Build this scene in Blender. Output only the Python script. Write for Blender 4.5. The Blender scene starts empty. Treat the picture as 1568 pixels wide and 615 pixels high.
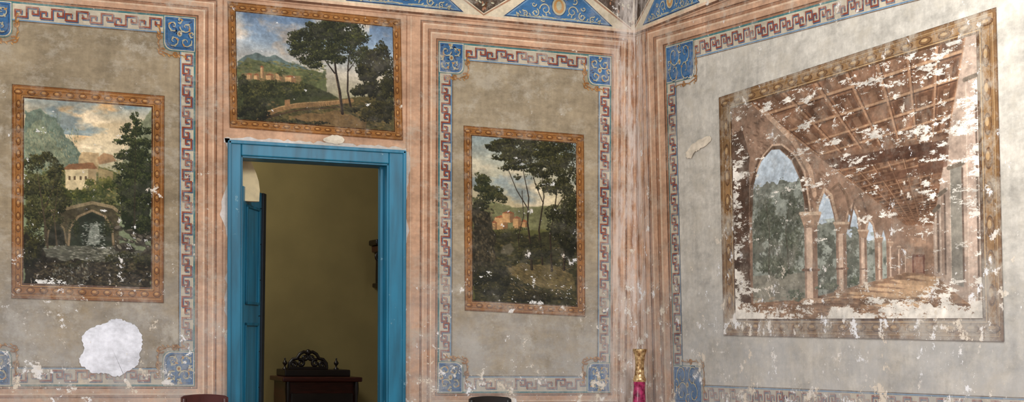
import bpy, math, random
import numpy as np
from mathutils import Matrix, Vector
random.seed(7); rng=np.random.default_rng(11)
S=bpy.context.scene
try: S.view_settings.view_transform='Standard'
except Exception: pass
COL=S.collection
def lin(c):
    c=np.asarray(c,float)/255.0
    return np.where(c<=0.04045,c/12.92,((c+0.055)/1.055)**2.4)
# ------------------------------------------------------------------ materials
def nn(t,ty,**k):
    n=t.nodes.new(ty)
    for a,b in k.items(): setattr(n,a,b)
    return n
def make_age():
    g=bpy.data.node_groups.new('aged_plaster','ShaderNodeTree')
    I=g.interface
    I.new_socket('Color',in_out='INPUT',socket_type='NodeSocketColor')
    I.new_socket('Amount',in_out='INPUT',socket_type='NodeSocketFloat')
    I.new_socket('Wash',in_out='INPUT',socket_type='NodeSocketFloat')
    I.new_socket('Color',in_out='OUTPUT',socket_type='NodeSocketColor')
    I.new_socket('Height',in_out='OUTPUT',socket_type='NodeSocketFloat')
    gi=nn(g,'NodeGroupInput'); go=nn(g,'NodeGroupOutput'); L=g.links.new
    geo=nn(g,'ShaderNodeNewGeometry'); sep=nn(g,'ShaderNodeSeparateXYZ'); L(geo.outputs['Position'],sep.inputs[0])
    def noise(scale,detail,rough,vec=None,dist=0):
        n=nn(g,'ShaderNodeTexNoise'); n.inputs['Scale'].default_value=scale; n.inputs['Detail'].default_value=detail
        n.inputs['Roughness'].default_value=rough; n.inputs['Distortion'].default_value=dist
        L(vec if vec else geo.outputs['Position'],n.inputs['Vector']); return n.outputs[0]
    def mr(x,a,b,c,d,smooth=False):
        n=nn(g,'ShaderNodeMapRange'); n.inputs[1].default_value=a;n.inputs[2].default_value=b;n.inputs[3].default_value=c;n.inputs[4].default_value=d
        if smooth: n.interpolation_type='SMOOTHSTEP'
        L(x,n.inputs[0]); return n.outputs[0]
    def mth(op,a,b):
        n=nn(g,'ShaderNodeMath',operation=op)
        for i,q in enumerate((a,b)):
            if isinstance(q,(int,float)): n.inputs[i].default_value=q
            else: L(q,n.inputs[i])
        return n.outputs[0]
    def mix(f,a,b,mode='MIX'):
        n=nn(g,'ShaderNodeMix',data_type='RGBA',blend_type=mode)
        for sck,q in ((n.inputs[0],f),(n.inputs[6],a),(n.inputs[7],b)):
            if isinstance(q,(int,float)): sck.default_value=q
            elif isinstance(q,tuple): sck.default_value=q
            else: L(q,sck)
        return n.outputs[2]
    def vs(x,y,z):
        n=nn(g,'ShaderNodeVectorMath',operation='MULTIPLY'); n.inputs[1].default_value=(x,y,z); L(geo.outputs['Position'],n.inputs[0]); return n.outputs[0]
    m1=mr(noise(1.7,10,.68),.32,.68,.74,1.22)
    m2=mr(noise(26,5,.65),.3,.7,.86,1.14)
    m3=mr(noise(1,7,.65,vs(16,16,1.1)),.3,.7,.90,1.10)
    m4=mr(noise(1,10,.74,vs(2.4,2.4,6)),.45,.62,1.07,.76)
    m=mth('MULTIPLY',mth('MULTIPLY',m1,m2),mth('MULTIPLY',m3,m4))
    cm=nn(g,'ShaderNodeCombineColor')
    for i in range(3): L(m,cm.inputs[i])
    col=mix(1.0,gi.outputs['Color'],cm.outputs[0],'MULTIPLY')
    # pale scuffs where the surface has been rubbed
    sc=mth('MULTIPLY',mr(noise(1,11,.78,vs(3.6,3.6,5.2)),.50,.60,0,.42),gi.outputs['Wash'])
    col=mix(sc,col,tuple(lin((188,180,164)))+(1,))
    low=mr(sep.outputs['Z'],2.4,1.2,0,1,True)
    # pigment loss: thin abraded areas
    ls=mth('ADD',noise(4.2,11,.74),mth('ADD',mth('MULTIPLY',gi.outputs['Amount'],.10),mth('MULTIPLY',low,.05)))
    col=mix(mth('MULTIPLY',mr(ls,.57,.68,0,.72),gi.outputs['Wash']),col,tuple(lin((188,181,166)))+(1,))
    # patchy grey-blue wash towards the wall bottom: window glare painted into the colour
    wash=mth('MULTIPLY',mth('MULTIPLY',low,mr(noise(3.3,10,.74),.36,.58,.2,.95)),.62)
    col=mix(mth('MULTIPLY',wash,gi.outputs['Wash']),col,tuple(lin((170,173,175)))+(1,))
    # corner damage
    ax=mth('ABSOLUTE',sep.outputs['X'],0); ay=mth('ABSOLUTE',sep.outputs['Y'],0)
    dc=mth('ADD',ax,ay); corner=mr(dc,.05,.38,1,0,True)
    cn=mr(noise(1,9,.74,vs(9,9,1.9)),.46,.58,0,.75)
    cw=mth('MULTIPLY',corner,cn)
    col=mix(cw,col,tuple(lin((216,206,198)))+(1,))
    # flakes
    nf=noise(8.5,13,.76)
    nlow=noise(2.0,3,.5)
    thr=mr(sep.outputs['Z'],1.0,2.8,.588,.66)
    thr=mth('SUBTRACT',thr,mth('MULTIPLY',gi.outputs['Amount'],.05))
    thr=mth('SUBTRACT',thr,mth('MULTIPLY',corner,.03))
    thr=mth('ADD',thr,mr(nlow,.4,.6,.02,-.02))
    thr=mth('SUBTRACT',thr,mr(sep.outputs['X'],-.06,-.03,0,.012))
    fl=mr(mth('SUBTRACT',nf,thr),0,.008,0,1)
    ns=noise(1,4,.65,vs(46,46,34))
    sthr=mth('ADD',mr(sep.outputs['Z'],1.0,3.2,.668,.74),mr(nlow,.4,.6,.014,-.014))
    sp=mr(mth('SUBTRACT',ns,sthr),0,.015,0,.95)
    fm=mth('MAXIMUM',fl,sp)
    fc=mix(mr(noise(4,4,.6),.42,.58,0,1),tuple(lin((230,232,234)))+(1,),tuple(lin((214,204,188)))+(1,))
    col=mix(fm,col,fc)
    L(col,go.inputs[0])
    h=mth('SUBTRACT',mth('MULTIPLY',noise(12,6,.6),.4),mth('MULTIPLY',fm,.5)); L(h,go.inputs[1])
    return g
AGE=make_age()
_m={}
def paint(name,rgb,amt=0.0,rough=.85,attr=None,wash=1.0):
    k=(name,)
    if k in _m: return _m[k]
    m=bpy.data.materials.new(name); m.use_nodes=True; t=m.node_tree; b=t.nodes['Principled BSDF']
    b.inputs['Roughness'].default_value=rough; b.inputs['Specular IOR Level'].default_value=.15
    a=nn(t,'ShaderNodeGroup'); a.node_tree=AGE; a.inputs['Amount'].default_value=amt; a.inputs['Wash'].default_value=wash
    if attr:
        v=nn(t,'ShaderNodeAttribute'); v.attribute_name=attr; t.links.new(v.outputs['Color'],a.inputs['Color'])
    else: a.inputs['Color'].default_value=tuple(lin(rgb))+(1,)
    t.links.new(a.outputs[0],b.inputs['Base Color'])
    bp=nn(t,'ShaderNodeBump'); bp.inputs['Strength'].default_value=.35; bp.inputs['Distance'].default_value=.004
    t.links.new(a.outputs[1],bp.inputs['Height']); t.links.new(bp.outputs[0],b.inputs['Normal'])
    _m[k]=m; return m
def solid(name,rgb,rough=.5,metal=0,var=.15,scale=12,stretch=(1,1,1),rgb2=None,worn=None,trans=0):
    if (name,) in _m: return _m[(name,)]
    m=bpy.data.materials.new(name); m.use_nodes=True; t=m.node_tree; b=t.nodes['Principled BSDF']
    b.inputs['Roughness'].default_value=rough; b.inputs['Metallic'].default_value=metal
    if trans: b.inputs['Transmission Weight'].default_value=trans
    tc=nn(t,'ShaderNodeTexCoord'); mp=nn(t,'ShaderNodeMapping'); mp.inputs['Scale'].default_value=stretch
    t.links.new(tc.outputs['Object'],mp.inputs[0])
    n=nn(t,'ShaderNodeTexNoise'); n.inputs['Scale'].default_value=scale; n.inputs['Detail'].default_value=7; t.links.new(mp.outputs[0],n.inputs['Vector'])
    r=nn(t,'ShaderNodeValToRGB'); c1=lin(rgb)*(1-var); c2=lin(rgb2) if rgb2 else lin(rgb)*(1+var)
    r.color_ramp.elements[0].position=.35; r.color_ramp.elements[1].position=.65
    r.color_ramp.elements[0].color=tuple(c1)+(1,); r.color_ramp.elements[1].color=tuple(c2)+(1,)
    t.links.new(n.outputs[0],r.inputs[0]); out=r.outputs[0]
    if worn:
        n2=nn(t,'ShaderNodeTexNoise'); n2.inputs['Scale'].default_value=9; n2.inputs['Detail'].default_value=12; n2.inputs['Roughness'].default_value=.75
        t.links.new(tc.outputs['Object'],n2.inputs['Vector'])
        mr=nn(t,'ShaderNodeMapRange'); mr.inputs[1].default_value=.63; mr.inputs[2].default_value=.66; t.links.new(n2.outputs[0],mr.inputs[0])
        mx=nn(t,'ShaderNodeMix',data_type='RGBA'); t.links.new(mr.outputs[0],mx.inputs[0]); t.links.new(out,mx.inputs[6]); mx.inputs[7].default_value=tuple(lin(worn))+(1,)
        out=mx.outputs[2]
    t.links.new(out,b.inputs['Base Color'])
    bp=nn(t,'ShaderNodeBump'); bp.inputs['Strength'].default_value=.2; bp.inputs['Distance'].default_value=.003
    t.links.new(n.outputs[0],bp.inputs['Height']); t.links.new(bp.outputs[0],b.inputs['Normal'])
    _m[(name,)]=m; return m
# ------------------------------------------------------------------ wall maps (s,z,offset)->world
def LB(s,z): return s+.011*(2.35-z)
def mapB(s,z,o): return (LB(s,z),-o,z)
def mapR(s,z,o): return (.02*(2.5-z)-o,-(s+.028*(2.35-z)),z)
class Flat:
    def __init__(self,name,fn,parent=None):
        self.n=name;self.fn=fn;self.v=[];self.f=[];self.mi=[];self.mats=[];self.parent=parent
    def m(self,mat):
        if mat not in self.mats: self.mats.append(mat)
        return self.mats.index(mat)
    def poly(self,pts,mat,o):
        b=len(self.v); self.v+=[self.fn(p[0],p[1],o) for p in pts]; self.f.append(tuple(range(b,b+len(pts)))); self.mi.append(self.m(mat))
    def fan(self,c,pts,mat,o):
        n=len(pts)
        for i in range(n): self.poly([c,pts[i],pts[(i+1)%n]],mat,o)
    def rect(self,x0,z0,x1,z1,mat,o): self.poly([(x0,z0),(x1,z0),(x1,z1),(x0,z1)],mat,o)
    def ellipse(self,cx,cz,rx,rz,mat,o,n=14,ang=0):
        ca,sa=math.cos(ang),math.sin(ang)
        self.poly([(cx+ca*rx*math.cos(t)-sa*rz*math.sin(t),cz+sa*rx*math.cos(t)+ca*rz*math.sin(t)) for t in [2*math.pi*i/n for i in range(n)]],mat,o)
    def stroke(self,pts,w,mat,o,w2=None):
        n=len(pts); Lp=[];Rp=[]
        for i,p in enumerate(pts):
            a=pts[max(i-1,0)];b=pts[min(i+1,n-1)]; dx,dz=b[0]-a[0],b[1]-a[1]
            ww=w if w2 is None else w+(w2-w)*i/(n-1)
            k=1.0
            if 0<i<n-1:
                d1=(p[0]-a[0],p[1]-a[1]); l1=math.hypot(*d1) or 1e-6
                d2=(b[0]-p[0],b[1]-p[1]); l2=math.hypot(*d2) or 1e-6
                dx,dz=d1[0]/l1+d2[0]/l2,d1[1]/l1+d2[1]/l2
                l=math.hypot(dx,dz) or 1e-6
                cs=(d1[0]*dx+d1[1]*dz)/(l1*l); k=1/max(cs,.5)
            l=math.hypot(dx,dz) or 1e-6
            nx,nz=-dz/l*ww/2*k,dx/l*ww/2*k
            Lp.append((p[0]+nx,p[1]+nz)); Rp.append((p[0]-nx,p[1]-nz))
        for i in range(n-1): self.poly([Lp[i],Lp[i+1],Rp[i+1],Rp[i]],mat,o)
    def build(self):
        me=bpy.data.meshes.new(self.n); me.from_pydata(self.v,[],self.f)
        for q in self.mats: me.materials.append(q)
        me.polygons.foreach_set('material_index',self.mi); me.update()
        ob=bpy.data.objects.new(self.n,me); COL.objects.link(ob)
        if self.parent: ob.parent=self.parent
        return ob
def quadmap(q):
    w=.5*(math.dist(q[0],q[1])+math.dist(q[3],q[2])); h=.5*(math.dist(q[0],q[3])+math.dist(q[1],q[2]))
    def f(a,b):
        s,t=a/w,b/h
        return tuple((q[0][i]*(1-s)+q[1][i]*s)*(1-t)+(q[3][i]*(1-s)+q[2][i]*s)*t for i in (0,1))
    return f,w,h
def ring(F,q,a,b,mat,o,av=None,bv=None):
    f,w,h=quadmap(q); av=a if av is None else av; bv=b if bv is None else bv
    A=[(a,av),(w-a,av),(w-a,h-av),(a,h-av)];B=[(b,bv),(w-b,bv),(w-b,h-bv),(b,h-bv)]
    for i in range(4):
        j=(i+1)%4; F.poly([f(*A[i]),f(*A[j]),f(*B[j]),f(*B[i])],mat,o)
def R(x0,x1,z0,z1): return [(x0,z1),(x1,z1),(x1,z0),(x0,z0)]
def box(name,x0,x1,y0,y1,z0,z1,mat,parent=None,bev=0,fn=None):
    v=[(x,y,z) for x in(x0,x1) for y in(y0,y1) for z in(z0,z1)]
    if fn: v=[fn(*p) for p in v]
    f=[(0,1,3,2),(4,6,7,5),(0,4,5,1),(2,3,7,6),(0,2,6,4),(1,5,7,3)]
    me=bpy.data.meshes.new(name); me.from_pydata(v,[],f); me.materials.append(mat)
    ob=bpy.data.objects.new(name,me); COL.objects.link(ob)
    if bev:
        md=ob.modifiers.new('b','BEVEL'); md.width=bev; md.segments=3
    if parent: ob.parent=parent
    return ob
def lathe(name,prof,loc,mat,parent=None,n=32,mats=None,mfn=None):
    v=[];f=[]
    for r,z in prof:
        for i in range(n):
            a=2*math.pi*i/n; v.append((loc[0]+r*math.cos(a),loc[1]+r*math.sin(a),loc[2]+z))
    for j in range(len(prof)-1):
        for i in range(n):
            k=(i+1)%n; f.append((j*n+i,j*n+k,(j+1)*n+k,(j+1)*n+i))
    me=bpy.data.meshes.new(name); me.from_pydata(v,[],f); me.materials.append(mat)
    for q in (mats or []): me.materials.append(q)
    for p in me.polygons:
        p.use_smooth=True
        if mfn: p.material_index=mfn(p.center[2]-loc[2])
    ob=bpy.data.objects.new(name,me); COL.objects.link(ob)
    if parent: ob.parent=parent
    return ob
def empty(name,loc=(0,0,0)):
    e=bpy.data.objects.new(name,None); COL.objects.link(e); return e
# ------------------------------------------------------------------ palette
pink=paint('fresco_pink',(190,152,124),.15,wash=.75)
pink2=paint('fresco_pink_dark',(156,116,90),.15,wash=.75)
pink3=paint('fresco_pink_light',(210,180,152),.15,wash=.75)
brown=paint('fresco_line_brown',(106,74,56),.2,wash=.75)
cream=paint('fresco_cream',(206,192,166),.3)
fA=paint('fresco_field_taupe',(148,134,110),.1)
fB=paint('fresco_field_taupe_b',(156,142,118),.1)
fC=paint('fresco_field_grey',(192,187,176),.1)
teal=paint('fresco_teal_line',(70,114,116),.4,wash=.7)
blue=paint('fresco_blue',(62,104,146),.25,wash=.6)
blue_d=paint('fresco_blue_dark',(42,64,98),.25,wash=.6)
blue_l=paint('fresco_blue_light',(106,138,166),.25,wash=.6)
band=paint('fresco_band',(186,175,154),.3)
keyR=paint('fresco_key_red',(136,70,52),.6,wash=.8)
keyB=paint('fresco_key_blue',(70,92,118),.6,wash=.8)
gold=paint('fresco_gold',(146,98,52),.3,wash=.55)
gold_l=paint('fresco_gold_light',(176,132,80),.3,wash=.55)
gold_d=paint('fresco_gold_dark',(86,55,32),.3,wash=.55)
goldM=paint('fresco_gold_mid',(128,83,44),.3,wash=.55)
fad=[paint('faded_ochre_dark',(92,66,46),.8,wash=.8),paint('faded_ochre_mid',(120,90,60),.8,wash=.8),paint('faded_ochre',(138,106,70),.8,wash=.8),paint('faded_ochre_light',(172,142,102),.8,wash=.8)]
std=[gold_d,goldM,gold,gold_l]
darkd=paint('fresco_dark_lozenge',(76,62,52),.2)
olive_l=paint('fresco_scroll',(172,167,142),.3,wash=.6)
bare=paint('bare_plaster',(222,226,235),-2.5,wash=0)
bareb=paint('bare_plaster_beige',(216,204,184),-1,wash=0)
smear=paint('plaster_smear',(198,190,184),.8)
# ------------------------------------------------------------------ shell
TH=.2
DX0,DX1,DZ=-3.005,-1.955,2.685
def holewall():
    F=Flat('wall_back',lambda s,z,o:(s,-o,z))
    xs0,xs1=-8.5,.06
    d0t,d1t,d0b,d1b=LB(DX0,DZ),LB(DX1,DZ),LB(DX0,0),LB(DX1,0)
    for o in (0,-TH):
        m=pink if o==0 else solid('olive_wall',(128,115,72),.9,var=.08,scale=3)
        F.poly([(xs0,0),(d0b,0),(d0t,DZ),(d0t,4.5),(xs0,4.5)],m,o)
        F.poly([(d1b,0),(xs1,0),(xs1-.1,4.5),(d1t,4.5),(d1t,DZ)],m,o)
        F.poly([(d0t,DZ),(d1t,DZ),(d1t,4.5),(d0t,4.5)],m,o)
    return F.build()
wall_back=holewall()
F=Flat('wall_right',mapR); F.poly([(-.12,0),(12.5,0),(12.5,4.5),(-.12,4.5)],pink,0); wall_right=F.build()
floor_m=solid('floor_tiles',(140,96,70),.5,var=.2,scale=3)
box('floor',-8.5,.1,-12.5,3.2,-.1,0,floor_m)
ol=solid('olive_wall',(128,115,72),.9)
box('wall_far',-4.6,.6,3.05,3.2,0,3.7,ol)
box('wall_far_left',-4.7,-4.6,.2,3.2,0,3.7,ol)
box('wall_far_right',.6,.7,.2,3.2,0,3.7,ol)
box('ceiling_far',-4.7,.7,.21,3.2,3.7,3.8,solid('white_ceiling',(190,180,150),.9))
# ------------------------------------------------------------------ meander + panels
def meander(F,f,length,c0,cwid,along,start,mat_pair,o,unit):
    n=max(1,round(length/unit)); u=length/n
    P=[(.27,.70),(.27,.36),(.05,.36),(.05,.95),(.50,.95),(.50,.05),(.95,.05),(.95,.64),(.73,.64),(.73,.30)]
    for i in range(n):
        pts=[]
        for (x,y) in P:
            L=start+(i+x)*u; c=c0+y*cwid
            pts.append((L,c) if along=='a' else (c,L))
        F.stroke([f(p[0]+.006,p[1]+.007) for p in pts],.0125,mat_pair[1],o+.0002)
        F.stroke([f(*p) for p in pts],.011,mat_pair[0],o+.0004)
def spiral(cx,cz,r,turns,a0,d,n=22):
    return [(cx+r*(1-.85*i/n)*math.cos(a0+d*2*math.pi*turns*i/n),cz+r*(1-.85*i/n)*math.sin(a0+d*2*math.pi*turns*i/n)) for i in range(n+1)]
def corner(F,f,a0,b0,sx,sy,w,h,o):
    g=lambda x,y:f(a0+sx*x,b0+sy*y)
    r=.05
    def shape(k):
        pts=[(k,k),(w-k,k),(w-k,h-r-k)]
        pts+=[(w-k-(r)*(1-math.cos(t)),h-k-r+r*math.sin(t)) for t in (.4,.8,1.2,1.57)]
        pts+=[(k,h-k)]
        return [g(*p) for p in pts]
    F.poly(shape(0),teal,o); F.poly(shape(.006),cream,o+.0002); F.poly(shape(.011),blue,o+.0004)
    F.poly(shape(.022),blue_d,o+.0006); F.poly(shape(.026),blue,o+.0008)
    for (cx,cy,rr,a,d) in ((.3,.3,.17,0,1),(.7,.28,.15,2,-1),(.3,.72,.16,3.5,-1),(.68,.70,.15,1,1),(.5,.12,.08,1,1),(.12,.5,.08,2,-1)):
        pts=spiral(cx*w,cy*h,rr*w*1.15,1.1,a,d)
        F.stroke([g(x+.003,y+.003) for x,y in pts],.014,blue_d,o+.001,.006)
        F.stroke([g(*p) for p in pts],.008,olive_l,o+.0012,.004)
        for k in range(3):
            p=pts[3+5*k]; c=g(p[0],p[1]); F.ellipse(c[0],c[1],.013,.006,gold_l if k==1 else olive_l,o+.0013+.00001*k,8,a+k*1.7)
    for k in range(9):
        x,y=random.uniform(.12,.88)*w,random.uniform(.12,.88)*h
        c=g(x,y); F.ellipse(c[0],c[1],.014,.006,blue_d,o+.0011,8,random.uniform(0,3))
    c=g(.5*w,.5*h); F.ellipse(c[0],c[1],.017,.02,olive_l,o+.0014); F.ellipse(c[0],c[1],.008,.01,gold,o+.0016)
    for (cx,cy,rr,a,d) in ((w+.022,h*.62,.022,-1.5,1),(w*.62,h+.02,.022,3,-1),(w+.012,h+.012,.026,-2.4,1)):
        F.stroke([g(*p) for p in spiral(cx,cy,rr,1.2,a,d)],.012,gold,o+.001,.005)
    F.stroke([g(w+.03,h*.3),g(w+.02,h*.5),g(w+.035,h*.8),g(w+.02,h*1.02),g(w*.8,h+.03),g(w*.5,h+.022),g(w*.3,h+.03)],.009,gold,o+.0012,.006)
    for k in range(5):
        t=.35+.16*k
        c=g(w+.034,h*t); F.ellipse(c[0],c[1],.012,.005,gold_l,o+.0014,8,.8*sx)
        c=g(w*t,h+.034); F.ellipse(c[0],c[1],.005,.012,gold_l,o+.0014,8,.8)
def panel(name,fn,q,field,mould,parent,cw=.195,ch=.228,bw=.1,bh=.118):
    F=Flat(name,fn); f,w,h=quadmap(q)
    F.poly(q,field,.002)
    ring(F,q,.012,bw,band,.003,.012,bh)
    ring(F,q,0,.013,teal,.0035); ring(F,q,.013,.018,cream,.0035)
    ring(F,q,bw-.004,bw+.004,blue_l,.0035,bh-.004,bh+.004)
    ring(F,q,bw+.007,bw+.010,gold_d,.0035,bh+.007,bh+.010)
    mp=(keyR,keyB); kh=bh-.046;kw=bw-.036
    meander(F,f,w-2*cw-.02,.026,kh,'a',cw+.01,mp,.004,.15)
    meander(F,f,w-2*cw-.02,h-bh+.012,kh,'a',cw+.01,mp,.004,.15)
    meander(F,f,h-2*ch-.02,.023,kw,'b',ch+.01,mp,.004,.14)
    meander(F,f,h-2*ch-.02,w-bw+.012,kw,'b',ch+.01,mp,.004,.14)
    for (a0,b0,sx,sy) in ((0,0,1,1),(w,0,-1,1),(w,h,-1,-1),(0,h,1,-1)): corner(F,f,a0,b0,sx,sy,cw,ch,.005)
    l,t=mould
    bands=[(0,.08,pink2),(.08,.13,brown),(.13,.36,pink),(.36,.44,pink3),(.44,.56,pink2),(.56,.59,brown),(.59,.80,pink),(.80,.86,pink3),(.86,.95,pink2),(.95,1,brown)]
    for a,b,m in bands: ring(F,q,-a*l,-b*l,m,.0025,-a*t,-b*t)
    ob=F.build(); ob.parent=parent; return ob
panel('mural_border_a',mapB,R(-4.705,-3.312,1.114,3.60),fA,(.145,.13),wall_back,.215,.238)
panel('mural_border_b',mapB,R(-1.58,-.208,1.064,3.588),fB,(.135,.14),wall_back)
panel('mural_border_c',mapR,[(.535,3.593),(5.4,3.40),(5.4,1.11),(.575,1.013)],fC,(.33,.15),wall_right,.42,.26,bw=.135,bh=.125)
# ------------------------------------------------------------------ frieze
def frieze(name,fn,x0,x1,parent,cen,per):
    F=Flat(name,fn); z0=3.80
    F.rect(x0,z0-.035,x1,z0-.02,brown,.003); F.rect(x0,z0-.02,x1,z0,pink3,.003); F.rect(x0,z0,x1,4.5,cream,.003)
    F.rect(x0,z0-.05,x1,z0-.045,pink2,.003)
    n=int((x1-x0)/per)+3
    for i in range(-n,n):
        c=cen+i*per
        if c<x0-per or c>x1+per: continue
        def clip(pts): return [(min(max(p[0],x0),x1),p[1]) for p in pts]
        H=.42; hw=.62
        if c-hw<x0 or c+hw>x1:
            if c+.1<x0 or c-.1>x1: continue
        for k,m,o in ((0,pink2,.004),(.018,cream,.0044),(.03,darkd,.0048)):
            pts=[(c,z0+k*.6),(c+(hw)-k*1.7,z0+H*.92),(c+hw-k*1.7,z0+H),(c-hw+k*1.7,z0+H),(c-(hw)+k*1.7,z0+H*.92)]
            F.poly(clip(pts),m,o)
        for k in range(40):
            t=random.random(); zz=z0+.04+t*.3; xx=c+random.uniform(-1,1)*t*.38
            if x0<xx<x1: F.ellipse(xx,zz,.014,.007,random.choice([gold_d,pink2,olive_l]),.005+.00001*k,7,random.uniform(0,3))
        b=c+per/2
        if b<x0+.1 or b>x1-.1: continue
        for k,m,o in ((0,blue_d,.0041),(.008,blue_l,.0045),(.02,blue,.0049)):
            hb=.44
            pts=[(b-hb+k*2.5,z0+.012+k),(b+hb-k*2.5,z0+.012+k),(b+.03,z0+.33-k),(b-.03,z0+.33-k)]
            F.poly(clip(pts),m,o)
        for sg in (-1,1):
            for (dx,dz,rr,a,tn) in ((.11,.09,.045,0,1.3),(.19,.06,.032,2,1.2),(.27,.045,.022,1,1.2),(.33,.03,.014,1,1.2),(.06,.2,.03,3,1),(.13,.17,.025,4,1),(.2,.12,.02,3,1)):
                pts=spiral(b+sg*dx,z0+dz,rr,tn,a if sg>0 else math.pi-a,sg)
                F.stroke([(p[0]+.003,p[1]-.003) for p in pts],.012,blue_d,.0052,.005)
                F.stroke(pts,.009,olive_l,.0054,.005)
            F.stroke([(b+sg*x,z0+z) for x,z in ((.02,.03),(.1,.035),(.2,.028),(.3,.03),(.36,.025))],.008,olive_l,.0054,.004)
            for k in range(12):
                F.ellipse(b+sg*(.05+.026*k),z0+.03+.012*((k*7)%4),.012,.005,olive_l,.0056,8,sg*(.6+.3*(k%3)))
        F.ellipse(b,z0+.12,.06,.07,blue_d,.0055,20);F.ellipse(b,z0+.12,.055,.065,olive_l,.0056,20);F.ellipse(b,z0+.12,.043,.052,gold_l,.0058,20);F.ellipse(b,z0+.125,.022,.034,olive_l,.006,12)
    ob=F.build(); ob.parent=parent
frieze('mural_frieze_a',mapB,-8.4,-.012,wall_back,-1.235,1.19)
frieze('mural_frieze_b',mapR,.012,12.4,wall_right,.02,1.19)
F=Flat('mural_stiles',mapB)
for x0,x1,m in ((-3.178,-3.17,pink3),(-3.13,-3.122,pink2),(-1.822,-1.815,pink2),(-1.79,-1.784,pink3),(-.06,-.054,pink3),(-.04,-.02,pink2)):
    F.rect(x0,0,x1,3.75,m,.0022)
F.rect(-8.4,.90,-3.2,.915,brown,.0023);F.rect(-1.75,.88,-.01,.895,brown,.0023)
ob=F.build(); ob.parent=wall_back
F=Flat('mural_stiles_b',mapR)
for x0,x1,m in ((.02,.05,pink2),(.10,.115,pink3),(.14,.155,pink2)): F.rect(x0,0,x1,3.75,m,.0022)
ob=F.build(); ob.parent=wall_right
# ------------------------------------------------------------------ plaster patches
def catmull(pts,sub,j):
    out=[];n=len(pts)
    for i in range(n):
        p0,p1,p2,p3=[pts[(i+k-1)%n] for k in range(4)]
        for s in range(sub):
            t=s/sub
            out.append(tuple(.5*((2*p1[d])+(-p0[d]+p2[d])*t+(2*p0[d]-5*p1[d]+4*p2[d]-p3[d])*t*t+(-p0[d]+3*p1[d]-3*p2[d]+p3[d])*t**3)+random.uniform(-j,j) for d in (0,1)))
    return out
F=Flat('plaster_patch',mapB)
pa=catmull([(-4.065,1.27),(-4.04,1.36),(-4.05,1.44),(-3.99,1.50),(-3.91,1.53),(-3.84,1.56),(-3.75,1.54),(-3.68,1.49),(-3.66,1.41),(-3.675,1.33),(-3.69,1.26),(-3.75,1.22),(-3.82,1.18),(-3.90,1.20),(-3.98,1.205)],7,.006)
F.fan((-3.86,1.37),pa,bare,.008)
F.fan((-2.35,2.84),catmull([(-2.43,2.83),(-2.36,2.865),(-2.29,2.86),(-2.28,2.82),(-2.35,2.805)],5,.003),bareb,.008)
for (x0,x1,z0,z1) in ((-3.17,-3.08,.2,2.80),(-1.85,-1.79,.2,2.78)):
    k=60;prev=None;w_=.6
    for i in range(k+1):
        z=z1+(z0-z1)*i/k; w_=min(1,max(.1,w_+random.uniform(-.3,.3))); e=w_
        a=x1 if x0<-2 else x0; b=x1-(x1-x0)*e if x0<-2 else x0+(x1-x0)*e
        if prev: F.poly([(prev[0],prev[2]),(prev[1],prev[2]),(b,z),(a,z)],smear,.0035)
        prev=(a,b,z)
prev=None
for i in range(51):
    x=-1.82-1.3*i/50; z=2.795+random.uniform(.003,.025)
    if prev: F.poly([(prev[0],2.77),(x,2.77),(x,z),prev],smear,.0035)
    prev=(x,z)
ob=F.build(); ob.parent=wall_back
F=Flat('plaster_patch_b',mapR)
F.fan((1.0,2.825),catmull([(.82,2.79),(.90,2.835),(1.02,2.86),(1.17,2.87),(1.17,2.83),(1.05,2.80),(.96,2.785),(.9,2.75),(.84,2.75)],5,.006),bareb,.008)
ob=F.build(); ob.parent=wall_right
# ------------------------------------------------------------------ painter
def fbm(h,w,base,octs=5,rough=.55,ay=1.0):
    out=np.zeros((h,w));amp=1;tot=0
    for o in range(octs):
        gh=max(2,int(ay*base*2**o*h/max(h,w))+2); gw=max(2,int(base*2**o*w/max(h,w))+2)
        g=rng.random((gh,gw)); y=np.linspace(0,gh-1.001,h);x=np.linspace(0,gw-1.001,w)
        y0=y.astype(int);x0=x.astype(int);fy=(y-y0)[:,None];fx=(x-x0)[None,:]
        fy=fy*fy*(3-2*fy);fx=fx*fx*(3-2*fx)
        a=g[y0][:,x0];b=g[y0][:,x0+1];c=g[y0+1][:,x0];d=g[y0+1][:,x0+1]
        out+=amp*((a*(1-fx)+b*fx)*(1-fy)+(c*(1-fx)+d*fx)*fy);tot+=amp;amp*=rough
    return out/tot
def homog(src,dst):
    A=[];B=[]
    for (x,y),(X,Y) in zip(src,dst):
        A.append([x,y,1,0,0,0,-X*x,-X*y]);B.append(X);A.append([0,0,0,x,y,1,-Y*x,-Y*y]);B.append(Y)
    h=np.linalg.solve(np.array(A,float),np.array(B,float)); return np.append(h,1).reshape(3,3)
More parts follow.
